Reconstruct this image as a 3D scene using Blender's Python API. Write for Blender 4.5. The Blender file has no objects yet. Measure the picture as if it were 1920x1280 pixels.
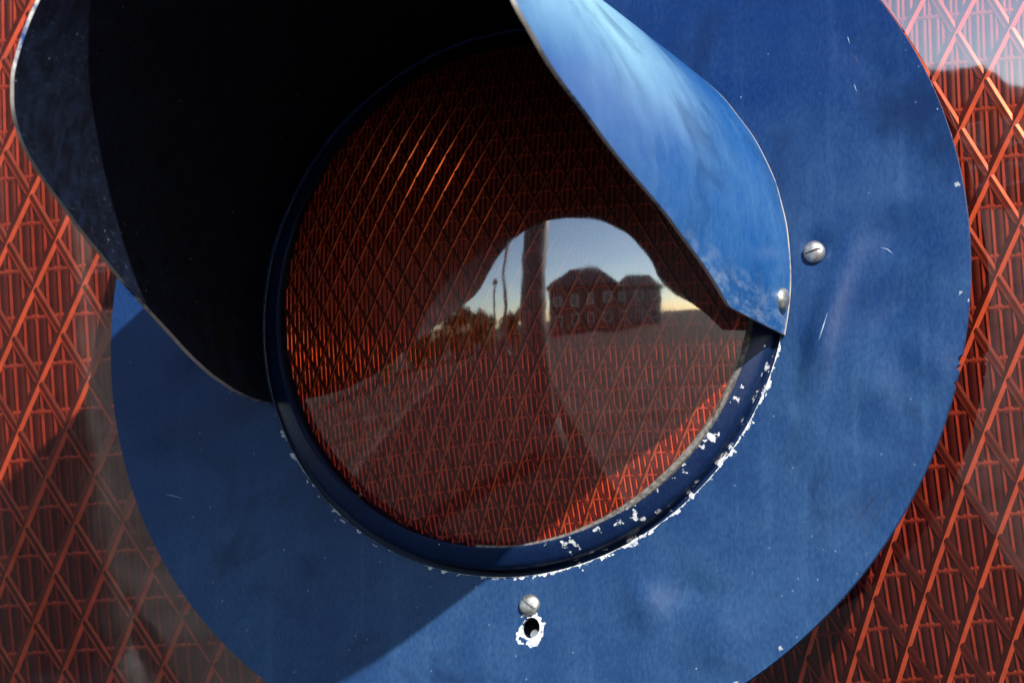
import bpy, bmesh, math, random
from mathutils import Vector, Matrix, noise as mnoise

random.seed(7)
S = bpy.context.scene
COL = S.collection
MM = 0.001
R_ = math.radians

# ------------------------------------------------------------------ camera
AZ, EL, DIST = 0.3822, -0.2483, 2.4
AIM = Vector((-0.00367, 0.0, -0.01565))
tocam = Vector((math.sin(AZ) * math.cos(EL), -math.cos(AZ) * math.cos(EL), math.sin(EL)))
cam_d = bpy.data.cameras.new('camera')
cam = bpy.data.objects.new('camera', cam_d)
COL.objects.link(cam)
zc = tocam.normalized()
xc = Vector((0, 0, 1)).cross(zc).normalized()
yc = zc.cross(xc)
rot = Matrix((xc, yc, zc)).transposed()
cam.matrix_world = Matrix.Translation(AIM + tocam * DIST) @ rot.to_4x4()
cam_d.sensor_width = 36.0
cam_d.lens = 225.0
cam_d.clip_start = 0.05
cam_d.clip_end = 3000
S.camera = cam
cam_d.dof.use_dof = True
cam_d.dof.focus_distance = 2.385
cam_d.dof.aperture_fstop = 20.0

# ------------------------------------------------------------------ sky, sun, exposure
tosun = Vector((0.87, -1.0, 0.70)).normalized()
world = bpy.data.worlds.new('World')
S.world = world
world.use_nodes = True
wn = world.node_tree.nodes
wl = world.node_tree.links
wn.clear()
wo = wn.new('ShaderNodeOutputWorld')
wb = wn.new('ShaderNodeBackground')
sk = wn.new('ShaderNodeTexSky')
sk.sky_type = 'NISHITA'
sk.sun_disc = False
sk.sun_elevation = math.asin(tosun.z)
sk.sun_rotation = math.atan2(tosun.x, tosun.y)
sk.dust_density = 0.4
wb.inputs['Strength'].default_value = 0.15
wl.new(sk.outputs[0], wb.inputs['Color'])
wl.new(wb.outputs[0], wo.inputs['Surface'])

sd = bpy.data.lights.new('sun', 'SUN')
sd.energy = 5.0
sd.angle = R_(0.53)
sd.color = (1.0, 0.95, 0.87)
sun = bpy.data.objects.new('sun', sd)
COL.objects.link(sun)
sun.rotation_euler = tosun.to_track_quat('Z', 'Y').to_euler()
sun.location = tosun * 5

vs = S.view_settings
vs.view_transform = 'Standard'
vs.look = 'None'
vs.exposure = 0.9
vs.gamma = 1.0
vs.use_curve_mapping = False
S.cycles.max_bounces = 10
S.cycles.transparent_max_bounces = 16
S.cycles.glossy_bounces = 6
S.cycles.caustics_reflective = False
S.cycles.caustics_refractive = False


# ------------------------------------------------------------------ node helpers
class NT:
    def __init__(self, name):
        self.m = bpy.data.materials.new(name)
        self.m.use_nodes = True
        self.t = self.m.node_tree
        self.t.nodes.clear()
        self.out = self.t.nodes.new('ShaderNodeOutputMaterial')

    def n(self, kind, ins=None, **props):
        nd = self.t.nodes.new(kind)
        for k, v in props.items():
            setattr(nd, k, v)
        for k, v in (ins or {}).items():
            if isinstance(v, bpy.types.NodeSocket):
                self.t.links.new(v, nd.inputs[k])
            else:
                nd.inputs[k].default_value = v
        return nd

    def math(self, op, a, b=0.0, clamp=False):
        return self.n('ShaderNodeMath', {0: a, 1: b}, operation=op, use_clamp=clamp).outputs[0]

    def ramp(self, fac, lo, hi, smooth=True):
        nd = self.n('ShaderNodeMapRange', {0: fac, 1: lo, 2: hi, 3: 0.0, 4: 1.0})
        nd.interpolation_type = 'SMOOTHSTEP' if smooth else 'LINEAR'
        return nd.outputs[0]

    def noise(self, vec, scale, detail=3.0, rough=0.55):
        return self.n('ShaderNodeTexNoise', {'Vector': vec, 'Scale': scale, 'Detail': detail, 'Roughness': rough}).outputs[0]

    def mapping(self, vec, scale=(1, 1, 1), rot=(0, 0, 0), loc=(0, 0, 0)):
        return self.n('ShaderNodeMapping', {'Vector': vec, 'Scale': scale, 'Rotation': rot, 'Location': loc}).outputs[0]

    def mix(self, fac, a, b):
        nd = self.n('ShaderNodeMix', data_type='RGBA')
        for sock, v in ((nd.inputs[0], fac), (nd.inputs[6], a), (nd.inputs[7], b)):
            if isinstance(v, bpy.types.NodeSocket):
                self.t.links.new(v, sock)
            else:
                sock.default_value = v
        return nd.outputs[2]

    def surf(self, sh):
        self.t.links.new(sh, self.out.inputs['Surface'])
        return self.m


def obj_coords(T):
    return T.n('ShaderNodeTexCoord').outputs['Object']


def c4(r, g, b):
    return (r, g, b, 1.0)


# ------------------------------------------------------------------ materials
def paint_material(name, chips='none', dark=(0.0006, 0.0140, 0.074), chalk_sheen=(0.027, 0.077, 0.166), spec=0.22):
    """weathered blue enamel: chalky blotches, painted sheen and highlight, run marks, specks, scratches, white oxide chips"""
    T = NT(name)
    co = obj_coords(T)
    big = T.noise(co, 16, 4, 0.6)
    mid = T.noise(co, 60, 5, 0.65)
    runs = T.noise(T.mapping(co, (150, 150, 9)), 1.0, 4, 0.6)
    fine = T.noise(T.mapping(co, (900, 900, 420), rot=(0, 0.35, 0)), 1.0, 2, 0.6)
    f = T.math('ADD', T.math('MULTIPLY', T.ramp(big, 0.30, 0.72), 0.20), T.math('MULTIPLY', T.ramp(mid, 0.35, 0.75), 0.16))
    f = T.math('ADD', f, T.math('MULTIPLY', T.ramp(runs, 0.50, 0.78), 0.22))
    f = T.math('ADD', f, T.math('MULTIPLY', T.math('SUBTRACT', fine, 0.5), 0.8), True)
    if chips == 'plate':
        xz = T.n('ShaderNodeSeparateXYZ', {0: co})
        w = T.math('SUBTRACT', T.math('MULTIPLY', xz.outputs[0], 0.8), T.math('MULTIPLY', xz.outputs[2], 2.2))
        painted_sheen = T.math('ADD', 0.0, T.ramp(T.math('ADD', w, T.math('MULTIPLY', T.math('SUBTRACT', big, 0.5), 0.5)), -0.20, 0.36))  # sheen put into the colour over the chalking, paler towards bottom and right
        f = T.math('ADD', T.math('MULTIPLY', f, T.math('ADD', 0.45, T.math('MULTIPLY', painted_sheen, 0.55))), T.math('MULTIPLY', painted_sheen, 0.26), True)
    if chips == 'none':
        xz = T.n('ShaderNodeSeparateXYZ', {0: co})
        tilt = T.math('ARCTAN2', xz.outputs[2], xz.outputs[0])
        painted_highlight = T.math('MULTIPLY', T.ramp(T.math('ADD', tilt, T.math('MULTIPLY', T.math('SUBTRACT', big, 0.5), 0.35)), 0.05, 0.75), T.ramp(T.math('MULTIPLY', xz.outputs[1], -1.0), 0.03, 0.16))  # highlight put into the colour, whiter where the hood turns upward
        f = T.math('ADD', T.math('MULTIPLY', f, 0.3), T.math('MULTIPLY', painted_highlight, 0.95), True)
    col = T.mix(f, c4(*dark), c4(*chalk_sheen))
    grime = T.n('ShaderNodeTexNoise', {'Vector': T.mapping(co, (1, 1, 0.8), rot=(0, 0.7, 0)), 'Scale': 21.0, 'Detail': 5.0, 'Roughness': 0.6, 'Distortion': 0.9}).outputs[0]
    col = T.mix(T.math('MULTIPLY', T.ramp(grime, 0.50, 0.70), 0.6), col, c4(*[v * 0.45 for v in dark]))
    if chips == 'none':
        up = T.math('MULTIPLY', xz.outputs[1], -1.0)
        scuff = T.math('MULTIPLY', T.ramp(tilt, -0.05, -0.22), T.ramp(T.noise(T.mapping(co, (260, 90, 260)), 1.0, 4, 0.7), 0.40, 0.72))
        col = T.mix(T.math('MULTIPLY', scuff, 0.55), col, c4(0.22, 0.28, 0.36))
        wear = T.math('MULTIPLY', T.ramp(up, 0.0027, 0.0014), T.ramp(mid, 0.34, 0.5))
        col = T.mix(wear, col, c4(0.50, 0.43, 0.36))
    # pale dust specks
    vor = T.n('ShaderNodeTexVoronoi', {'Vector': co, 'Scale': 115.0, 'Randomness': 1.0})
    vd = vor.outputs['Distance']
    pick = T.n('ShaderNodeSeparateColor', {0: vor.outputs['Color']}).outputs[0]
    sp = T.math('MULTIPLY', T.ramp(vd, 0.055, 0.02), T.ramp(pick, 0.86, 0.92))
    vor2 = T.n('ShaderNodeTexVoronoi', {'Vector': T.mapping(co, (1, 1, 0.75), rot=(0, 0.5, 0)), 'Scale': 240.0, 'Randomness': 1.0})
    pick2 = T.n('ShaderNodeSeparateColor', {0: vor2.outputs['Color']}).outputs[1]
    sp2 = T.math('MULTIPLY', T.ramp(vor2.outputs['Distance'], 0.11, 0.03), T.ramp(pick2, 0.93, 0.97))
    sp = T.math('MAXIMUM', T.math('MULTIPLY', sp, 0.4), T.math('MULTIPLY', sp2, 0.22))
    # scratches: thin crests of stretched noise, only in patches
    def scratch(rotz, scl):
        w = T.noise(T.mapping(co, scl, rot=(0, rotz, 0)), 1.0, 1.0, 0.4)
        line = T.ramp(T.math('ABSOLUTE', T.math('SUBTRACT', w, 0.5)), 0.006, 0.0)
        return T.math('MULTIPLY', line, T.ramp(T.noise(T.mapping(co, (42, 42, 42), loc=(rotz, 3, 1)), 1.0, 2), 0.69, 0.75))
    sc = T.math('MAXIMUM', scratch(0.6, (120, 120, 12)), scratch(-0.35, (150, 150, 10)))
    sp = T.math('MAXIMUM', sp, T.math('MULTIPLY', sc, 0.5), True)
    col = T.mix(sp, col, c4(0.42, 0.50, 0.62))
    rough = T.math('ADD', 0.36, T.math('MULTIPLY', f, 0.22))
    bumpsrc = T.math('ADD', T.math('MULTIPLY', fine, 0.35), T.math('MULTIPLY', mid, 0.5))
    if chips != 'none':
        xyz = T.n('ShaderNodeSeparateXYZ', {0: co})
        X, Z = xyz.outputs[0], xyz.outputs[2]
        rad = T.math('SQRT', T.math('ADD', T.math('MULTIPLY', X, X), T.math('MULTIPLY', Z, Z)))
        jag = T.noise(co, 330, 4, 0.7)
        patch = T.noise(co, 140, 2, 0.5)
        if chips == 'plate':
            # oxide rim along the plate's cut edge round the lens, jagged outward
            low = T.ramp(Z, -18 * MM, -34 * MM)
            right = T.ramp(X, -70 * MM, 30 * MM)
            amt = T.math('MULTIPLY', low, T.math('ADD', 0.25, T.math('MULTIPLY', right, 0.75)))
            width = T.math('ADD', T.math('MULTIPLY', T.ramp(patch, 0.48, 0.70), 1.9), T.math('MULTIPLY', right, 0.45))
            width = T.math('MULTIPLY', T.math('MULTIPLY', width, amt), MM)
            w2 = T.math('MULTIPLY', width, T.math('ADD', 0.25, T.math('MULTIPLY', T.ramp(jag, 0.42, 0.62), 1.3)))
            dots = T.math('MULTIPLY', T.math('MULTIPLY', T.ramp(T.noise(co, 260, 2, 0.5), 0.56, 0.64), low), 1.5 * MM)
            w2 = T.math('MAXIMUM', w2, dots)
            edge = T.math('LESS_THAN', rad, T.math('ADD', 105.8 * MM, w2))
            # bare ring round the drilled hole, with drips below it
            hx = T.math('SUBTRACT', X, 3.8 * MM)
            hz = T.math('ADD', Z, 126.5 * MM)
            ang = T.math('ARCTAN2', hx, hz)
            hr = T.math('SQRT', T.math('ADD', T.math('MULTIPLY', hx, hx), T.math('MULTIPLY', hz, hz)))
            spl = T.n('ShaderNodeCombineXYZ', {0: T.math('COSINE', ang), 1: T.math('SINE', ang), 2: 0.0}).outputs[0]
            sn = T.noise(spl, 2.6, 5, 0.75)
            hw = T.math('MULTIPLY', T.math('ADD', 3.9, T.math('MULTIPLY', T.ramp(T.noise(co, 230, 2.5, 0.6), 0.34, 0.66), 3.0)), MM)
            hole = T.math('LESS_THAN', hr, hw)
            # a worn strip of edge metal on the outer rim
            outer = T.math('MULTIPLY', T.math('GREATER_THAN', rad, 172.9 * MM), T.ramp(T.noise(co, 160, 3), 0.66, 0.70))
            ch = T.math('MAXIMUM', T.math('MAXIMUM', edge, hole), T.math('MULTIPLY', outer, 0.6), True)
        else:
            low = T.ramp(Z, -20 * MM, -45 * MM)
            side = T.ramp(X, -30 * MM, 45 * MM)
            amount = T.math('ADD', 0.045, T.math('MULTIPLY', T.math('MULTIPLY', low, side), 0.085))
            ch = T.ramp(T.math('SUBTRACT', T.math('ADD', T.math('MULTIPLY', patch, 0.6), T.math('MULTIPLY', jag, 0.4)), T.math('SUBTRACT', 0.70, amount)), 0.0, 0.02)
        white = T.mix(T.ramp(T.noise(co, 700, 3), 0.35, 0.7), c4(0.30, 0.33, 0.38), c4(0.62, 0.62, 0.62))
        col = T.mix(ch, col, white)
        rough = T.math('ADD', rough, T.math('MULTIPLY', ch, 0.35), True)
        bumpsrc = T.math('SUBTRACT', bumpsrc, T.math('MULTIPLY', ch, 0.5))
    bump = T.n('ShaderNodeBump', {'Strength': 0.10, 'Distance': 0.0012, 'Height': bumpsrc}).outputs[0]
    p = T.n('ShaderNodeBsdfPrincipled', {'Base Color': col, 'Roughness': rough, 'Normal': bump, 'IOR': 1.5, 'Specular IOR Level': spec})
    return T.surf(p.outputs[0])


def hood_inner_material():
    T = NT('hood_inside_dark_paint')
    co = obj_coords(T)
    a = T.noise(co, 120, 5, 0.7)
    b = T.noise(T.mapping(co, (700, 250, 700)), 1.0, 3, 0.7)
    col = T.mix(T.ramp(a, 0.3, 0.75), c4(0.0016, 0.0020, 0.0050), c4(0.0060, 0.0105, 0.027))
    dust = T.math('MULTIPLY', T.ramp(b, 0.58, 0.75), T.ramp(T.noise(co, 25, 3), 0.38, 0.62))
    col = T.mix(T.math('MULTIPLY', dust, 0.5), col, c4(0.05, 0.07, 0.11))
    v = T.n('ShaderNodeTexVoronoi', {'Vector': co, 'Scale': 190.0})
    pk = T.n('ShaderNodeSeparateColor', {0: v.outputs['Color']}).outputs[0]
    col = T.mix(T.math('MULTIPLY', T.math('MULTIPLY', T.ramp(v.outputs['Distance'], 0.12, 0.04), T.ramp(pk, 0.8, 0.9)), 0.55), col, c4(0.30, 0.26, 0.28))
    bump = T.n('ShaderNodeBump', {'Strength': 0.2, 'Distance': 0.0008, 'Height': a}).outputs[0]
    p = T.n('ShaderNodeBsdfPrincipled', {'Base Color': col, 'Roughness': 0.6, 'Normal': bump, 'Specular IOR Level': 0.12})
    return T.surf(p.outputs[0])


def hood_edge_material():
    T = NT('hood_worn_edge')
    co = obj_coords(T)
    a = T.noise(co, 45, 3, 0.6)
    b = T.noise(co, 300, 3, 0.6)
    m = T.ramp(T.math('ADD', T.math('MULTIPLY', a, 0.7), T.math('MULTIPLY', b, 0.3)), 0.36, 0.50)
    col = T.mix(m, c4(0.015, 0.06, 0.20), T.mix(b, c4(0.45, 0.39, 0.32), c4(0.85, 0.82, 0.78)))
    p = T.n('ShaderNodeBsdfPrincipled', {'Base Color': col, 'Roughness': 0.5, 'Metallic': T.math('MULTIPLY', m, 0.35)})
    return T.surf(p.outputs[0])


def metal_material(name, col=(0.62, 0.60, 0.57), rough=0.3):
    T = NT(name)
    co = obj_coords(T)
    a = T.noise(co, 420, 4, 0.65)
    b = T.noise(co, 130, 3, 0.6)
    cc = T.mix(T.ramp(a, 0.35, 0.72), c4(*[v * 0.55 for v in col]), c4(*col))
    r = T.math('ADD', rough, T.math('MULTIPLY', T.ramp(b, 0.35, 0.7), 0.25))
    bump = T.n('ShaderNodeBump', {'Strength': 0.25, 'Distance': 0.0004, 'Height': a}).outputs[0]
    p = T.n('ShaderNodeBsdfPrincipled', {'Base Color': cc, 'Roughness': r, 'Metallic': 0.85, 'Normal': bump})
    return T.surf(p.outputs[0])


def plain(name, col, rough=0.6, var=0.35, scale=6.0, spec=0.5):
    T = NT(name)
    co = obj_coords(T)
    a = T.noise(co, scale, 5, 0.65)
    cc = T.mix(T.ramp(a, 0.3, 0.72), c4(*[v * (1 - var) for v in col]), c4(*[min(1, v * (1 + var)) for v in col]))
    bump = T.n('ShaderNodeBump', {'Strength': 0.2, 'Distance': 0.02 / max(scale, 1), 'Height': a}).outputs[0]
    p = T.n('ShaderNodeBsdfPrincipled', {'Base Color': cc, 'Roughness': rough, 'Normal': bump, 'Specular IOR Level': spec})
    return T.surf(p.outputs[0])


def outer_glass_material():
    """smooth polished red glass skin: lets tinted light through, mirrors the surroundings"""
    T = NT('polished_red_glass')
    co = obj_coords(T)
    ge = T.n('ShaderNodeNewGeometry')
    cs = T.math('ABSOLUTE', T.n('ShaderNodeVectorMath', {0: ge.outputs['Incoming'], 1: ge.outputs['Normal']}, operation='DOT_PRODUCT').outputs['Value'])
    F0 = 0.25
    fr = T.math('ADD', F0, T.math('MULTIPLY', 1 - F0, T.math('POWER', T.math('SUBTRACT', 1.0, cs, True), 5.0)))
    dirt = T.ramp(T.noise(co, 70, 5, 0.7), 0.45, 0.8)
    wob = T.n('ShaderNodeBump', {'Strength': 0.17, 'Distance': 0.0004, 'Height': T.noise(co, 60, 1.5, 0.5)}).outputs[0]
    gl = T.n('ShaderNodeBsdfGlossy', {'Color': c4(1, 1, 1), 'Roughness': T.math('ADD', 0.035, T.math('MULTIPLY', dirt, 0.05)), 'Normal': wob})
    tr = T.n('ShaderNodeBsdfTransparent', {'Color': c4(1.0, 0.80, 0.72)})
    mx = T.n('ShaderNodeMixShader', {0: fr, 1: tr.outputs[0], 2: gl.outputs[0]})
    return T.surf(mx.outputs[0])


def prism_material(name, col, rough, metallic=0.0, spec=0.5):
    """pressed red glass seen against its own backing: saturated body colour under a gloss"""
    T = NT(name)
    co = obj_coords(T)
    a = T.noise(co, 160, 3, 0.6)
    cc = T.mix(T.ramp(a, 0.3, 0.7), c4(*[v * 0.75 for v in col]), c4(*col))
    p = T.n('ShaderNodeBsdfPrincipled', {'Base Color': cc, 'Roughness': rough, 'Metallic': metallic, 'Specular IOR Level': spec, 'IOR': 1.5, 'Specular Tint': c4(1.0, 0.35, 0.2)})
    return T.surf(p.outputs[0])


M = {}
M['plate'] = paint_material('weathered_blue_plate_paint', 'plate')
M['bezel'] = paint_material('blue_bezel_paint', 'bezel', dark=(0.0025, 0.010, 0.042), chalk_sheen=(0.008, 0.026, 0.075))
M['hood_out'] = paint_material('weathered_blue_hood_paint', 'none', dark=(0.003, 0.056, 0.200), chalk_sheen=(0.22, 0.40, 0.48), spec=0.2)  # pale tone is the colour of the painted highlight
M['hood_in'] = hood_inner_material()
M['hood_edge'] = hood_edge_material()
M['steel'] = metal_material('zinc_screw_metal')
M['gasket'] = plain('grey_rubber_gasket', (0.105, 0.098, 0.092), 0.9, 0.65, 600)
M['glass'] = outer_glass_material()
M['rib'] = prism_material('red_prism_rib_lit', (1.0, 0.25, 0.09), 0.2, 0.6, 1.0)
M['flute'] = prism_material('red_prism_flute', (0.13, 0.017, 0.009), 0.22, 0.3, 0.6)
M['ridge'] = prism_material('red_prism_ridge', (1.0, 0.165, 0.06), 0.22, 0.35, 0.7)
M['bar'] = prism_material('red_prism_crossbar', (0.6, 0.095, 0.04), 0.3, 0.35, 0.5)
M['rib_shaded'] = prism_material('red_prism_rib_shaded', (0.13, 0.018, 0.010), 0.25, 0.3, 0.5)  # shaded copy of the rib glass, so facets carry painted light and shade
for k, v in (('rib', (0.95, 0.21, 0.10)), ('rib_shaded', (0.10, 0.022, 0.014)), ('flute', (0.10, 0.022, 0.015)), ('ridge', (0.42, 0.075, 0.04)), ('bar', (0.42, 0.08, 0.045))):
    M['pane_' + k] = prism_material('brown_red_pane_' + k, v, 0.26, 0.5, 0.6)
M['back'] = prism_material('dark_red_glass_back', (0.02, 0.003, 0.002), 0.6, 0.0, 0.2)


# ------------------------------------------------------------------ object helpers
def link(name, bm, mats, parent=None, angle=35, smooth=True):
    me = bpy.data.meshes.new(name)
    bmesh.ops.recalc_face_normals(bm, faces=bm.faces)
    bm.to_mesh(me)
    bm.free()
    return link_mesh(name, me, mats, parent, angle, smooth)


def link_mesh(name, me, mats, parent=None, angle=35, smooth=True):
    if not isinstance(mats, (list, tuple)):
        mats = [mats]
    for m in mats:
        me.materials.append(m)
    if smooth:
        me.polygons.foreach_set('use_smooth', [True] * len(me.polygons))
        me.set_sharp_from_angle(angle=R_(angle))
    o = bpy.data.objects.new(name, me)
    COL.objects.link(o)
    if parent is not None:
        o.parent = parent
    return o


def tag(o, label=None, cat=None, group=None, kind=None):
    if label: o['label'] = label
    if cat: o['category'] = cat
    if group: o['group'] = group
    if kind: o['kind'] = kind
    return o


def lathe(profile, seg=192, a0=0.0, a1=2 * math.pi, closed_profile=True):
    """profile of (radius mm, height mm towards the viewer) turned about the lamp's axis (-Y)"""
    bm = bmesh.new()
    full = abs(a1 - a0 - 2 * math.pi) < 1e-6
    n = seg if full else seg + 1
    rings = []
    for i in range(n):
        a = a0 + (a1 - a0) * i / seg
        rings.append([bm.verts.new((r * math.cos(a) * MM, -h * MM, r * math.sin(a) * MM)) for r, h in profile])
    k = len(profile)
    for i in range(seg):
        A, B = rings[i], rings[(i + 1) % n]
        for j in range(k if closed_profile else k - 1):
            bm.faces.new((A[j], A[(j + 1) % k], B[(j + 1) % k], B[j]))
    return bm


def box(bm, x0, x1, y0, y1, z0, z1):
    v = [bm.verts.new((x, y, z)) for x in (x0, x1) for y in (y0, y1) for z in (z0, z1)]
    for f in ((0, 1, 3, 2), (4, 6, 7, 5), (0, 4, 5, 1), (2, 3, 7, 6), (0, 2, 6, 4), (1, 5, 7, 3)):
        bm.faces.new([v[i] for i in f])


def one_box(*a):
    bm = bmesh.new()
    box(bm, *a)
    return bm


def tube(pts, radii, seg=16):
    bm = bmesh.new()
    rings = []
    for (p, r) in zip(pts, radii):
        rings.append([bm.verts.new((p[0] + r * math.cos(2 * math.pi * i / seg), p[1] + r * math.sin(2 * math.pi * i / seg), p[2])) for i in range(seg)])
    for A, B in zip(rings, rings[1:]):
        for i in range(seg):
            bm.faces.new((A[i], A[(i + 1) % seg], B[(i + 1) % seg], B[i]))
    bm.faces.new(rings[0]); bm.faces.new(list(reversed(rings[-1])))
    return bm


# ------------------------------------------------------------------ prismatic glass (the lens and the two big panes)
RHO, OX, OZ = 220.0, 8.0, 12.0       # curvature and apex of the dome, lens units = mm


def dome(u, v):
    """drop of the glass skin behind its apex"""
    return RHO - math.sqrt(max(RHO * RHO - (u - OX) ** 2 - (v - OZ) ** 2, 1.0))


def clip_line(p, d, inside, t0, t1, n=400):
    """longest run of the line p + t d for which inside() holds"""
    best = None
    start = None
    for i in range(n + 1):
        t = t0 + (t1 - t0) * i / n
        ok = inside(p[0] + d[0] * t, p[1] + d[1] * t)
        if ok and start is None:
            start = t
        if (not ok or i == n) and start is not None:
            if best is None or t - start > best[1] - best[0]:
                best = (start, t)
            start = None
    return best


def prismatic(parent, place, inside, ext, step_seg, pre=''):
    """ribs, flutes and crossbars behind the skin; place(u, v, depth) -> metres"""
    NX, NZ = 8.4, 15.2                 # diamond lattice
    u0, u1, v0, v1 = ext

    def strip(name, mat, p, d, half, d_edge, d_top, flat=0.0, jitter=0.0, prof=None, slots=None):
        run = clip_line(p, d, inside, -320, 320)
        if not run or run[1] - run[0] < 2.0:
            return
        L = run[1] - run[0]
        n = max(2, int(L / step_seg))
        nx, nz = -d[1], d[0]
        if prof is None:
            prof = [(-half, d_edge), (-flat * half, d_top), (flat * half, d_top), (half, d_edge)] if flat > 0 else [(-half, d_edge), (0.0, d_top), (half, d_edge)]
        bm = bmesh.new()
        rows = []
        for i in range(n + 1):
            t = run[0] + L * i / n
            cu, cv = p[0] + d[0] * t, p[1] + d[1] * t
            w = jitter * mnoise.noise((cu * 0.09, cv * 0.09, p[0] * 0.37 + d[0]))
            rows.append([bm.verts.new(place(cu + nx * (s + w), cv + nz * (s + w), q)) for s, q in prof])
        for A, B in zip(rows, rows[1:]):
            for j in range(len(prof) - 1):
                fc = bm.faces.new((A[j], A[j + 1], B[j + 1], B[j]))
                if slots:
                    fc.material_index = slots[j]
        o = link(name, bm, mat, parent, angle=80 if flat > 0 else 12)
        return o

    # vertical flutes: four to a diamond
    w = NX / 4
    i0, i1 = int(math.floor(u0 / w)), int(math.ceil(u1 / w))
    for i in range(i0, i1 + 1):
        u = (i + 0.5) * w
        strip('flute', M[pre + 'flute'], (u, 0.0), (0.0, 1.0), w * 0.30, 3.22, 2.95, 0.4)
        strip('flute_ridge', M[pre + 'ridge'], (u + w / 2, 0.0), (0.0, 1.0), w * 0.16, 3.22, 2.85, 0.0)
    # crossbars: two to a diamond, lower than the flutes so that they show in dashes
    h = NZ / 2
    for i in range(int(math.floor(v0 / h)), int(math.ceil(v1 / h)) + 1):
        v = (i + 0.35) * h
        strip('crossbar', M[pre + 'bar'], (0.0, v), (1.0, 0.0), 0.55, 3.2, 2.92, 0.3)
    # diagonal ribs, two families
    L = math.hypot(NX, NZ)
    for s in (1, -1):
        d = (s * NX / L, NZ / L)
        for i in range(-90, 91):
            u = i * NX
            if s > 0:      # glint painted on thin lower-right facet, shade on broad back slope
                strip('rib', [M[pre + 'rib'], M[pre + 'rib_shaded']], (u, 0.0), d, 0.72, 2.8, 2.55, 0.0, 0.05, [(-0.80, 2.8), (-0.22, 2.46), (0.08, 2.55), (0.72, 2.8)], (0, 1, 1))
            else:          # flat-topped rib, glint painted on thin lower-left facet, shade on the rest
                strip('rib', [M[pre + 'rib'], M[pre + 'rib_shaded']], (u, 0.0), d, 0.72, 2.8, 2.55, 0.0, 0.05, [(-0.72, 2.8), (-0.25, 2.60), (0.32, 2.54), (0.74, 2.8)], (1, 1, 0))


# ================================================================== SETTING (seen in the reflections)
GZ = -2.2


def sheet(name, pts, z, mat):
    bm = bmesh.new()
    bm.faces.new([bm.verts.new((x, y, z)) for x, y in pts])
    return tag(link(name, bm, mat, smooth=False), kind='structure')


M['pavement'] = plain('pale_pavement', (0.066, 0.057, 0.053), 0.95, 0.35, 1.7, 0.05)
M['asphalt'] = plain('dark_asphalt', (0.015, 0.014, 0.015), 0.95, 0.3, 2.5, 0.05)
sheet('ground', [(-900, -900), (900, -900), (900, 900), (-900, 900)], GZ, M['pavement'])
ex, ey = -0.306, -0.952               # direction the kerb runs away from the signal
P0 = (0.9, 0.3)
road = [(P0[0] - ex * 12, P0[1] - ey * 12), (P0[0] + ex * 120, P0[1] + ey * 120),
        (P0[0] + ex * 120 - 6.6, P0[1] + ey * 120), (P0[0] - ex * 12 - 6.6, P0[1] - ey * 12)]
verge = [(-6.6 + P0[0] - ex * 12 - 40, P0[1] - ey * 12), (P0[0] - ex * 12 - 7.0, P0[1] - ey * 12), (P0[0] + ex * 120 - 7.0, P0[1] + ey * 120), (P0[0] + ex * 120 - 47, P0[1] + ey * 120)]
M['verge'] = plain('dry_grass_verge', (0.036, 0.031, 0.027), 0.95, 0.85, 1.1, 0.05)
sheet('verge', verge, GZ + 0.004, M['verge'])
sheet('road', road, GZ + 0.004, M['asphalt'])

# ================================================================== THE SIGNAL
sig = bpy.data.objects.new('traffic_signal', None)
COL.objects.link(sig)
tag(sig, 'round blue traffic signal with dark hooded visor and red diamond-patterned lens', 'traffic signal')

# ---- backing plate: pressed sheet disc with dents, one drilled hole and a nicked edge
PR, PX, PZ = 173.4, 3.3, -1.2
DENTS = [(49, -120, 7, 9, 0.9, 0.5), (68, -117, 9, 6, -0.7, -0.3), (148, 10, 12, 9, -0.9, 0.2), (123, -13, 5, 20, 0.9, -0.35),
         (119, -34, 5, 16, 0.6, -0.2), (150, -16, 16, 6, -0.7, 0.7), (139, -45, 10, 16, 0.9, 0.3), (122, -68, 12, 18, 0.6, 0.1),
         (153, 38, 10, 14, -0.5, 0.4), (139, 78, 9, 14, -0.5, 0.8), (76, -134, 12, 9, 0.6, 0.3), (-131, -16, 14, 9, -0.5, 0.5),
         (-148, -50, 9, 12, -0.5, 0.0), (138, -92, 12, 9, -0.5, 0.6), (160, -38, 7, 10, 0.6, 0.8), (117, 9, 6, 5, -0.8, 0.0)]


def dent(x, z):
    h = 0.0
    for cx, cz, sx, sz, a, th in DENTS:
        dx, dz = x - cx, z - cz
        c, s = math.cos(th), math.sin(th)
        p, q = (dx * c + dz * s) / sx, (-dx * s + dz * c) / sz
        h += 2.6 * a * math.exp(-(p * p + q * q))
    h += 0.35 * mnoise.noise((x * 0.03, z * 0.03, 2.7)) + 0.12 * mnoise.noise((x * 0.09, z * 0.09, 9.1))
    return h


def plate_radius(a):
    """outer radius, with the small torn nick at the right edge"""
    r = PR
    d = math.degrees(a)
    d = (d + 180) % 360 - 180
    for c0, w0, dep in ((-12.6, 0.55, 1.9), (-13.6, 0.35, 1.1), (-15.6, 0.3, 0.8)):
        if abs(d - c0) < w0:
            r -= dep * (1 - abs(d - c0) / w0)
    return r


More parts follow.
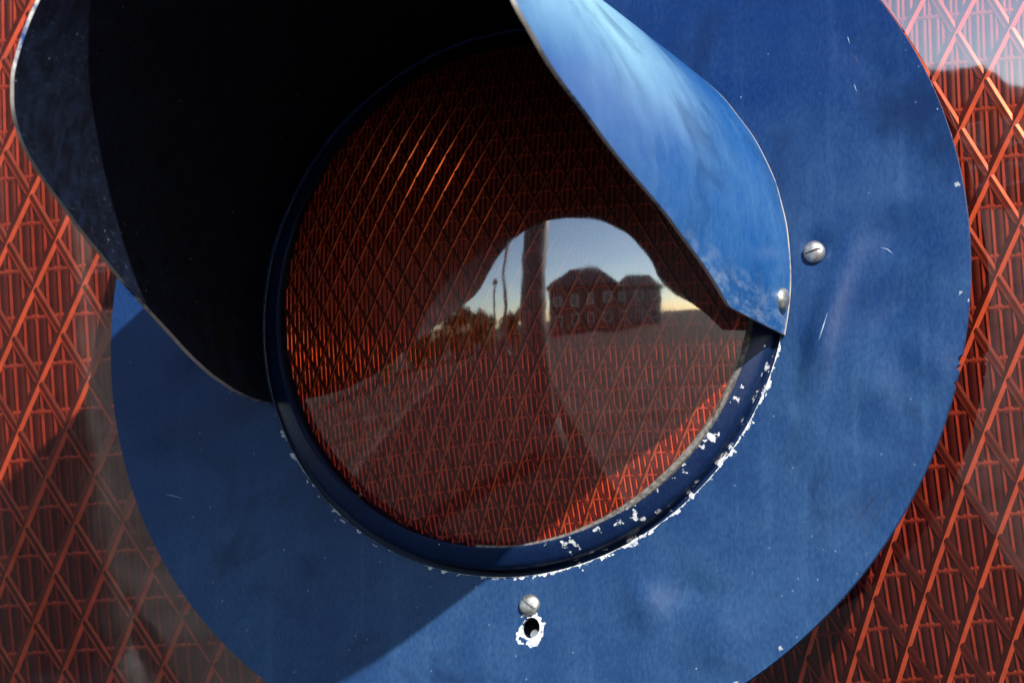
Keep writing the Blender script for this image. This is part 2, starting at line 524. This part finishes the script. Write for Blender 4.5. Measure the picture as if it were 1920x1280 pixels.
def build_plate():
    NA, NR = 900, 30
    bm = bmesh.new()
    top, bot = [], []
    for i in range(NA):
        a = 2 * math.pi * i / NA
        ca, sa = math.cos(a), math.sin(a)
        ro = plate_radius(a)
        rowt, rowb = [], []
        for j in range(NR + 1):
            f = j / NR
            ri = 105.8
            x = (ri * ca) * (1 - f) + (PX + ro * ca) * f
            z = (ri * sa) * (1 - f) + (PZ + ro * sa) * f
            e = min(1.0, (f * 8)) * min(1.0, (1 - f) * 10 + 0.35)
            h = dent(x, z) * e
            rowt.append(bm.verts.new((x * MM, -h * MM, z * MM)))
            rowb.append(bm.verts.new((x * MM, (-h + 1.6) * MM, z * MM)))
        top.append(rowt); bot.append(rowb)
    for i in range(NA):
        k = (i + 1) % NA
        for j in range(NR):
            bm.faces.new((top[i][j], top[i][j + 1], top[k][j + 1], top[k][j]))
            bm.faces.new((bot[i][j], bot[k][j], bot[k][j + 1], bot[i][j + 1]))
        bm.faces.new((top[i][0], top[k][0], bot[k][0], bot[i][0]))
        bm.faces.new((top[i][NR], bot[i][NR], bot[k][NR], top[k][NR]))
    o = link('backing_plate', bm, M['plate'], sig, smooth=False)
    # drill the hole
    cb = bmesh.new()
    n = 40
    A = [cb.verts.new(((3.8 + 3.5 * math.cos(2 * math.pi * i / n)) * MM, -0.01, (-125.6 + 3.9 * math.sin(2 * math.pi * i / n)) * MM)) for i in range(n)]
    B = [cb.verts.new((v.co.x, 0.01, v.co.z)) for v in A]
    for i in range(n):
        cb.faces.new((A[i], A[(i + 1) % n], B[(i + 1) % n], B[i]))
    cb.faces.new(A); cb.faces.new(B)
    cut = link('hole_cutter', cb, M['plate'], None, smooth=False)
    md = o.modifiers.new('hole', 'BOOLEAN')
    md.operation = 'DIFFERENCE'
    md.solver = 'EXACT'
    md.object = cut
    dg = bpy.context.evaluated_depsgraph_get()
    me = bpy.data.meshes.new_from_object(o.evaluated_get(dg))
    o.modifiers.clear()
    old = o.data
    o.data = me
    bpy.data.meshes.remove(old)
    bpy.data.objects.remove(cut)
    me.polygons.foreach_set('use_smooth', [True] * len(me.polygons))
    me.set_sharp_from_angle(angle=R_(35))
    return o


plate = build_plate()


def screw_mesh(rad, dome_h, slot_w, slot_a, tilt=0.0):
    """slotted pan-head screw facing -Y, the slot a real groove"""
    bm = bmesh.new()
    prof = [(rad * 0.98, 0.0), (rad, dome_h * 0.35), (rad * 0.93, dome_h * 0.62), (rad * 0.72, dome_h * 0.86), (rad * 0.42, dome_h * 0.97)]
    n = 36
    rings = [[bm.verts.new((r * math.cos(2 * math.pi * i / n) * MM, -h * MM, r * math.sin(2 * math.pi * i / n) * MM)) for i in range(n)] for r, h in prof]
    for A, B in zip(rings, rings[1:]):
        for i in range(n):
            bm.faces.new((A[i], A[(i + 1) % n], B[(i + 1) % n], B[i]))
    c = bm.verts.new((0, -dome_h * MM, 0))
    for i in range(n):
        bm.faces.new((rings[-1][i], rings[-1][(i + 1) % n], c))
    bm.faces.new(rings[0])
    bmesh.ops.recalc_face_normals(bm, faces=bm.faces)
    me = bpy.data.meshes.new('screw')
    bm.to_mesh(me); bm.free()
    o = bpy.data.objects.new('screw_tmp', me); COL.objects.link(o)
    cb = bmesh.new()
    box(cb, -rad * 0.82 * MM, rad * 0.82 * MM, -dome_h * 1.6 * MM, -dome_h * 0.45 * MM, -slot_w / 2 * MM, slot_w / 2 * MM)
    bmesh.ops.recalc_face_normals(cb, faces=cb.faces)
    bmesh.ops.rotate(cb, verts=cb.verts, cent=(0, 0, 0), matrix=Matrix.Rotation(-slot_a, 3, 'Y'))
    cm = bpy.data.meshes.new('slot'); cb.to_mesh(cm); cb.free()
    co = bpy.data.objects.new('slot_tmp', cm); COL.objects.link(co)
    md = o.modifiers.new('slot', 'BOOLEAN'); md.operation = 'DIFFERENCE'; md.solver = 'EXACT'; md.object = co
    dg = bpy.context.evaluated_depsgraph_get()
    res = bpy.data.meshes.new_from_object(o.evaluated_get(dg))
    bpy.data.objects.remove(o); bpy.data.objects.remove(co)
    return res


sc1 = link_mesh('screw', screw_mesh(4.2, 3.4, 0.75, R_(14)), M['steel'], plate, 40)
sc1.location = (116.8 * MM, 0.3 * MM, 6.9 * MM)
sc1.rotation_euler = (R_(6), 0, R_(-4))
sc2 = link_mesh('screw', screw_mesh(4.0, 2.4, 0.75, R_(-40)), M['steel'], plate, 40)
sc2.location = (3.4 * MM, 0.3 * MM, -117.0 * MM)
# bright bolt end seen through the drilled hole, behind the plate
link('hole_dark_sheet', one_box(-10 * MM, 18 * MM, 6.5 * MM, 7.5 * MM, -142 * MM, -113.5 * MM), M['hood_in'], plate, smooth=False)  # dark sheet added behind the hole to make its inside look dark
bolt = link('bolt', tube([(0, 0, 0), (0, 0, 0.004), (0, 0, 0.0052)], [0.0023, 0.0023, 0.0016], 20), M['steel'], plate)
bolt.rotation_euler = (R_(90), 0, 0)
bolt.location = (4.6 * MM, 7.0 * MM, -127.9 * MM)

def scratch(pts, width, mat):
    bm = bmesh.new()
    prev = None
    n = len(pts)
    for i, (x, z) in enumerate(pts):
        a = pts[max(0, i - 1)]; b = pts[min(n - 1, i + 1)]
        d = Vector((b[0] - a[0], b[1] - a[1])).normalized()
        w = width * (0.25 if i in (0, n - 1) else 1.0) / 2
        y = -(dent(x, z) + 0.06) * MM
        cur = [bm.verts.new(((x - d.y * s) * MM, y + abs(k) * 0.1 * MM, (z + d.x * s) * MM)) for k, s in ((1, -w), (0, 0), (1, w))]
        if prev:
            bm.faces.new((prev[0], prev[1], cur[1], cur[0])); bm.faces.new((prev[1], prev[2], cur[2], cur[1]))
        prev = cur
    return link('scratch', bm, mat, plate)


M['groove'] = plain('dark_scratch', (0.003, 0.010, 0.035), 0.6, 0.3, 300)
M['bare'] = plain('pale_scratch', (0.28, 0.34, 0.42), 0.6, 0.4, 300)
for pts in ([(132.7, -106.6), (133.8, -102.7), (138.6, -95.2), (143.6, -88.3), (149.0, -82.1), (154.8, -73.7), (155.7, -69.8)],
            [(127.2, -102.2), (132.6, -94.0), (138.7, -87.2), (151.1, -75.3)], [(130.8, 83.0), (133.8, 79.1), (135.7, 76.2)]):
    scratch(pts, 0.42, M['groove'])
for pts in ([(122.3, -17.4), (120.6, -22.3), (119.8, -24.6), (118.9, -27.2)], [(141.7, 6.6), (144.2, 5.8), (146.6, 3.7)], [(130.4, 88.6), (130.8, 87.2), (131.2, 85.6)],
            [(132.9, 69.7), (133.3, 68.3), (133.9, 66.7)], [(-146.1, -62.2), (-142.7, -63.1), (-138.9, -64.4)]):
    scratch(pts, 0.40, M['bare'])

# ---- bezel ring, gasket
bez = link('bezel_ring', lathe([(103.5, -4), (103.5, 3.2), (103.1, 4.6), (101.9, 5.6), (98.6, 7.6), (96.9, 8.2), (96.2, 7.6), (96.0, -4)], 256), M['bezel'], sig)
gk = lathe([(97.4, 2), (97.6, 8.0), (97.2, 8.9), (96.2, 9.3), (95.0, 9.0), (94.5, 8.0), (94.3, 2)], 96, R_(-100), R_(-4))
for v in gk.verts:
    d = math.degrees(math.atan2(v.co.z, v.co.x))
    if d < -52:
        v.co.y += 4.6 * MM * min(1.0, (-52 - d) / 40) ** 1.3
    v.co.y += 0.25 * MM * mnoise.noise((v.co.x * 160, v.co.z * 160, 0.3))
link('gasket', gk, M['gasket'], sig)

# ---- lens
LH = 10.2 + 220.0 - math.sqrt(220.0 ** 2 - 95.8 ** 2)      # height of the apex above the plate
RL = 96.6


def lens_place(u, v, depth):
    return (u * MM, (-LH + dome(u, v) + depth) * MM, v * MM)


bm = bmesh.new()
rings = []
NR, NA = 40, 160
for depth in (0.0,):
    cvert = bm.verts.new(lens_place(0, 0, depth))
    prev = None
    for j in range(1, NR + 1):
        r = RL * j / NR
        ring = [bm.verts.new(lens_place(r * math.cos(2 * math.pi * i / NA), r * math.sin(2 * math.pi * i / NA), depth)) for i in range(NA)]
        for i in range(NA):
            k = (i + 1) % NA
            bm.faces.new((cvert, ring[k], ring[i]) if prev is None else (prev[i], prev[k], ring[k], ring[i]))
        prev = ring
lens = link('lens', bm, M['glass'], sig, 60)
bm = bmesh.new()
cvert = bm.verts.new(lens_place(0, 0, 3.3)); prev = None
for j in range(1, 25):
    r = 96.4 * j / 24
    ring = [bm.verts.new(lens_place(r * math.cos(2 * math.pi * i / 96), r * math.sin(2 * math.pi * i / 96), 3.3)) for i in range(96)]
    for i in range(96):
        k = (i + 1) % 96
        bm.faces.new((cvert, ring[k], ring[i]) if prev is None else (prev[i], prev[k], ring[k], ring[i]))
    prev = ring
link('lens_back', bm, M['back'], lens, 60)
prismatic(lens, lens_place, lambda u, v: u * u + v * v < 95.2 ** 2, (-96, 96, -96, 96), 5.0)

# ---- hood
RIM = [(-108.5, 36), (-108, 52), (-106, 70), (-102, 92), (-98, 116), (-96, 129), (-92, 154), (-87, 181), (-84, 197), (-81, 210), (-76, 221),
       (-70, 228), (-60, 232), (-27, 245), (-14, 257), (0, 266), (16, 272), (50, 274), (68, 270), (75, 263), (82, 243), (84.5, 228),
       (90.7, 186), (94.7, 139), (99.5, 93), (104.3, 58)]


def rim_h(b):
    for (b0, h0), (b1, h1) in zip(RIM, RIM[1:]):
        if b0 <= b <= b1:
            return h0 + (h1 - h0) * (b - b0) / (b1 - b0)
    return RIM[0][1] if b < RIM[0][0] else RIM[-1][1]


def build_hood():
    NB, NS = 260, 36
    b0, b1 = RIM[0][0], RIM[-1][0]
    bm = bmesh.new()
    grids = []
    for ro in (107.7, 106.2):
        g = []
        for i in range(NB + 1):
            b = b0 + (b1 - b0) * i / NB
            # smoothed rim except at the two lower corners
            hh = sum(rim_h(max(b0, min(b1, b + k * 0.5))) for k in (-2, -1, 0, 1, 2)) / 5 if b0 + 2 < b < b1 - 2 else rim_h(b)
            col = []
            for j in range(NS + 1):
                f = j / NS
                h = 0.9 + (hh - 0.9) * f
                # the lower edges lean a little: wings are cut slightly askew at the plate
                bb = b
                if b > b1 - 8:
                    bb = b - 1.6 * (1 - f) * (b - (b1 - 8)) / 8
                if b < b0 + 8:
                    bb = b + 1.8 * (1 - f) ** 2 * ((b0 + 8) - b) / 8
                a = R_(90 - bb)
                rr = ro + 0.5 * mnoise.noise((a * 3, h * 0.02, 1.3)) + 0.25 * mnoise.noise((a * 9, h * 0.05, 4.3))
                col.append(bm.verts.new((rr * math.cos(a) * MM, -h * MM, rr * math.sin(a) * MM)))
            g.append(col)
        grids.append(g)
    O, I = grids
    def q(a, b, c, d, m):
        f = bm.faces.new((a, b, c, d)); f.material_index = m
    for i in range(NB):
        for j in range(NS):
            q(O[i][j], O[i + 1][j], O[i + 1][j + 1], O[i][j + 1], 0)
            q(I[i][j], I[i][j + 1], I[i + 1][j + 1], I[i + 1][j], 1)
        q(O[i][NS], O[i + 1][NS], I[i + 1][NS], I[i][NS], 2)
        q(O[i][0], I[i][0], I[i + 1][0], O[i + 1][0], 2)
    for j in range(NS):
        for i in (0, NB):
            q(O[i][j], O[i][j + 1], I[i][j + 1], I[i][j], 2)
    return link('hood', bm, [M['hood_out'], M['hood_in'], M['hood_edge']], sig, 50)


hood = build_hood()


def rivet_at(phi, h):
    bm = bmesh.new()
    prof = [(4.3, 0.0), (4.3, 0.7), (3.6, 1.7), (2.4, 2.3), (1.1, 2.6)]
    n = 28
    rings = [[bm.verts.new((r * math.cos(2 * math.pi * i / n) * MM, r * math.sin(2 * math.pi * i / n) * MM, z * MM)) for i in range(n)] for r, z in prof]
    for A, B in zip(rings, rings[1:]):
        for i in range(n):
            bm.faces.new((A[i], A[(i + 1) % n], B[(i + 1) % n], B[i]))
    bm.faces.new(rings[-1]); bm.faces.new(rings[0])
    o = link('rivet', bm, M['steel'], hood, 40)
    a = R_(phi)
    nrm = Vector((math.cos(a), 0, math.sin(a)))
    o.rotation_euler = nrm.to_track_quat('Z', 'Y').to_euler()
    o.location = nrm * 107.7 * MM + Vector((0, -h * MM, 0))
    return o


rivet_at(-6.6, 9.5)
rivet_at(-170.0, 12.0)

# ---- signal body behind the plate
link('housing', lathe([(96.8, 5.0), (97.2, -2.1), (112.0, -2.1), (112.0, -2.6), (2.0, -2.6), (2.0, -2.3), (96.4, -2.3)], 128), M['bezel'], sig)

# ================================================================== THE TWO BIG PANES BEHIND
def pane(AX, AZ, rho, front, bounds, label):
    """domed ribbed pane, cut out round the signal; (AX, AZ) = apex in mm, front = depth there"""
    K = 2.4
    bx0, bx1, bz0, bz1 = bounds          # mm in the world
    u0, u1, v0, v1 = (bx0 - AX) / K, (bx1 - AX) / K, (bz0 - AZ) / K, (bz1 - AZ) / K
    CUT = 113.0

    def place(u, v, depth):
        drop = rho - math.sqrt(max(rho * rho - u * u - v * v, 1.0))
        return (K * u * MM, K * (drop + depth) * MM, K * v * MM)

    def inside(u, v):
        if not (u0 + .4 < u < u1 - .4 and v0 + .4 < v < v1 - .4):
            return False
        return math.hypot(AX + K * u - PX, AZ + K * v - PZ) > CUT + 1.0
    nu, nv = 100, 120

    def grid(bm, depth):
        return [[bm.verts.new(place(u0 + (u1 - u0) * i / nu, v0 + (v1 - v0) * j / nv, depth)) for j in range(nv + 1)] for i in range(nu + 1)]
    keep = [[math.hypot(AX + K * (u0 + (u1 - u0) * (i + .5) / nu) - PX, AZ + K * (v0 + (v1 - v0) * (j + .5) / nv) - PZ) > CUT for j in range(nv)] for i in range(nu)]

    def skin(depths):
        bm = bmesh.new()
        for d in depths:
            A = grid(bm, d)
            for i in range(nu):
                for j in range(nv):
                    if keep[i][j]:
                        bm.faces.new((A[i][j], A[i][j + 1], A[i + 1][j + 1], A[i + 1][j]))
        bmesh.ops.delete(bm, geom=[v for v in bm.verts if not v.link_faces], context='VERTS')
        return bm
    o = link('glass_pane', skin((0.0,)), M['glass'], None, 60)
    o.location = (AX * MM, front * MM, AZ * MM)
    bk = skin((3.3,))
    ret = bmesh.ops.extrude_face_region(bk, geom=list(bk.faces))
    bmesh.ops.translate(bk, verts=[g for g in ret['geom'] if isinstance(g, bmesh.types.BMVert)], vec=(0, 3.2 * MM, 0))
    link('pane_back', bk, M['back'], o, 60)
    prismatic(o, place, inside, (u0, u1, v0, v1), 5.0, 'pane_')
    tag(o, label, 'glass pane', 'large red glass panes behind the signal')
    return o


pane(118.0, 108.0, 220.0, 3.5, (4, 245, -215, 128), 'large red diamond-ribbed glass pane right of the blue plate, mirroring bright sky at its top')
pane(-332.0, 212.0, 500.0, -12.0, (-300, -4, -190, 200), 'large red diamond-ribbed glass pane left of the blue plate, below the hood tip')

# ================================================================== THINGS MIRRORED IN THE GLASS
M['pole'] = plain('dark_grey_pole_paint', (0.035, 0.036, 0.038), 0.5, 0.4, 9)
M['wall_a'] = plain('brown_render', (0.10, 0.075, 0.06), 0.9, 0.3, 1.2)
M['wall_b'] = plain('grey_render', (0.16, 0.15, 0.14), 0.9, 0.25, 1.2)
M['roof'] = plain('dark_roof', (0.045, 0.035, 0.03), 0.8, 0.4, 2.0)
M['frame'] = plain('white_window_paint', (0.75, 0.74, 0.72), 0.5, 0.1, 5)
M['pane'] = plain('window_glass_dark', (0.02, 0.025, 0.03), 0.08, 0.2, 1)
M['leaf'] = plain('hedge_leaf', (0.055, 0.085, 0.03), 0.6, 0.5, 3)
M['bark'] = plain('bark', (0.07, 0.055, 0.04), 0.9, 0.4, 8)
M['globe'] = plain('smoked_globe', (0.05, 0.05, 0.05), 0.2, 0.2, 4)


def dirpt(az, d):
    a = R_(az)
    return (math.sin(a) * d, -math.cos(a) * d)


# the near pole
px, py = dirpt(-15.9, 4.6)
pole = bpy.data.objects.new('street_pole', None); COL.objects.link(pole); pole.location = (px, py, GZ)
tag(pole, 'thick dark street pole mirrored as upright dark band in the red lens', 'pole')
link('shaft', tube([(0, 0, 0.02), (0, 0, 1.2), (0, 0, 7.5)], [0.23, 0.22, 0.19], 24), M['pole'], pole)
link('base_collar', tube([(0, 0, 0), (0, 0, 0.04), (0, 0, 0.5), (0, 0, 0.62)], [0.32, 0.32, 0.26, 0.2], 24), M['pole'], pole)
link('cap', tube([(0, 0, 7.5), (0, 0, 7.56), (0, 0, 7.66)], [0.17, 0.17, 0.05], 24), M['pole'], pole)


def house(az, d, w, dep, eave, ridge, wall, label, cols, rows):
    x, y = dirpt(az, d)
    o = bpy.data.objects.new('house', None); COL.objects.link(o)
    o.location = (x, y, GZ)
    o.rotation_euler = (0, 0, R_(-az) * -1)
    tag(o, label, 'house', 'houses mirrored in the lens')
    link('wall', one_box(-w / 2, w / 2, -dep, 0, 0, eave), wall, o, smooth=False)
    bm = bmesh.new()
    ov = 0.5
    e = [bm.verts.new(p) for p in ((-w / 2 - ov, ov, eave + .003), (w / 2 + ov, ov, eave + .003), (w / 2 + ov, -dep - ov, eave + .003), (-w / 2 - ov, -dep - ov, eave + .003))]
    inset = min(dep / 2, w * 0.28)
    r = [bm.verts.new(p) for p in ((-w / 2 + inset, -dep / 2, ridge), (w / 2 - inset, -dep / 2, ridge))]
    bm.faces.new((e[0], e[1], r[1], r[0])); bm.faces.new((e[2], e[3], r[0], r[1]))
    bm.faces.new((e[1], e[2], r[1])); bm.faces.new((e[3], e[0], r[0])); bm.faces.new(e)
    link('roof', bm, M['roof'], o, smooth=False)
    for c in range(cols):
        for rr in range(rows):
            cx = -w / 2 + w * (c + .5) / cols
            cz = 1.1 + rr * 2.9
            f = link('window', one_box(cx - .6, cx + .6, 0.004, 0.06, cz, cz + 1.5), M['frame'], o, smooth=False)
            link('window_glass', one_box(cx - .5, cx + .5, 0.064, 0.07, cz + .1, cz + 1.4), M['pane'], f, smooth=False)
    link('door', one_box(-w * .02 - .5, -w * .02 + .5, 0.004, 0.05, 0.02, 2.1), M['bark'], o, smooth=False)
    return o


house(-6.0, 44, 10.6, 9, 6.8, 10.3, M['wall_a'], 'brown two-storey house with dark hipped roof mirrored beside the pole', 4, 2)
house(5.2, 46, 7.4, 8, 6.2, 8.7, M['wall_b'], 'lower grey house with dark roof mirrored at the right of the lens', 3, 2)

# globe lamp on a thin post
px, py = dirpt(-24.6, 13.0)
gl = bpy.data.objects.new('globe_lamp', None); COL.objects.link(gl); gl.location = (px, py, GZ)
tag(gl, 'thin post lamp with small dark globe mirrored against the bright sky', 'street lamp')
link('post', tube([(0, 0, 0), (0, 0, .3), (0, 0, 3.9)], [.09, .06, .045], 14), M['pole'], gl)
bm = bmesh.new(); bmesh.ops.create_uvsphere(bm, u_segments=20, v_segments=12, radius=.16); bmesh.ops.translate(bm, verts=bm.verts, vec=(0, 0, 4.1))
link('globe', bm, M['globe'], gl)
px, py = dirpt(-22.3, 22.0)
th = bpy.data.objects.new('mast', None); COL.objects.link(th); th.location = (px, py, GZ)
tag(th, 'slim tall mast mirrored just left of the thick pole', 'mast')
link('shaft', tube([(0, 0, 0), (0, 0, 5), (0, 0, 13)], [.16, .13, .10], 14), M['pole'], th)
link('foot', tube([(0, 0, 0), (0, 0, .05), (0, 0, .3)], [.3, .3, .18], 14), M['pole'], th)


def bush(az, d, w, h, label, seed):
    rnd = random.Random(seed)
    x, y = dirpt(az, d)
    o = bpy.data.objects.new('tree', None); COL.objects.link(o); o.location = (x, y, GZ)
    tag(o, label, 'tree', 'trees mirrored along the horizon')
    link('trunk', tube([(0, 0, 0), (0.05, 0, h * .35), (0.1, 0, h * .7)], [.16, .12, .05], 10), M['bark'], o)
    verts, faces = [], []
    lobes = [(rnd.uniform(-w, w) * .55, rnd.uniform(-w, w) * .4, h * rnd.uniform(.3, .95), rnd.uniform(.3, .6) * w) for _ in range(9)]
    for _ in range(4200):
        lx, ly, lz, lr = rnd.choice(lobes)
        v = Vector((rnd.gauss(0, 1), rnd.gauss(0, 1), rnd.gauss(0, .8))).normalized() * lr * rnd.uniform(.5, 1.05)
        p = Vector((lx, ly, lz)) + v
        if p.z < .1: continue
        s = rnd.uniform(.10, .22)
        a = Vector((rnd.gauss(0, 1), rnd.gauss(0, 1), rnd.gauss(0, 1))).normalized()
        b = a.cross(Vector((rnd.gauss(0, 1), rnd.gauss(0, 1), rnd.gauss(0, 1)))).normalized()
        k = len(verts)
        verts += [p - a * s, p + b * s * .5, p + a * s, p - b * s * .5]
        faces.append((k, k + 1, k + 2, k + 3))
    me = bpy.data.meshes.new('crown'); me.from_pydata([tuple(v) for v in verts], [], faces)
    link_mesh('crown', me, M['leaf'], o, smooth=False)


bush(-27.5, 30, 2.2, 3.6, 'small leafy tree mirrored just left of the slim mast', 3)
bush(-33.0, 30, 2.8, 4.4, 'rounded leafy tree mirrored at the lower left of the sky patch', 5)
bush(-40.0, 30, 3.2, 3.6, 'broad low tree mirrored left along the horizon', 8)
bush(-50.0, 27, 3.4, 4.4, 'bushy tree mirrored near the left edge of the lens', 11)
bush(-20.3, 34, 2.0, 3.4, 'small tree mirrored between slim mast and thick pole', 14)
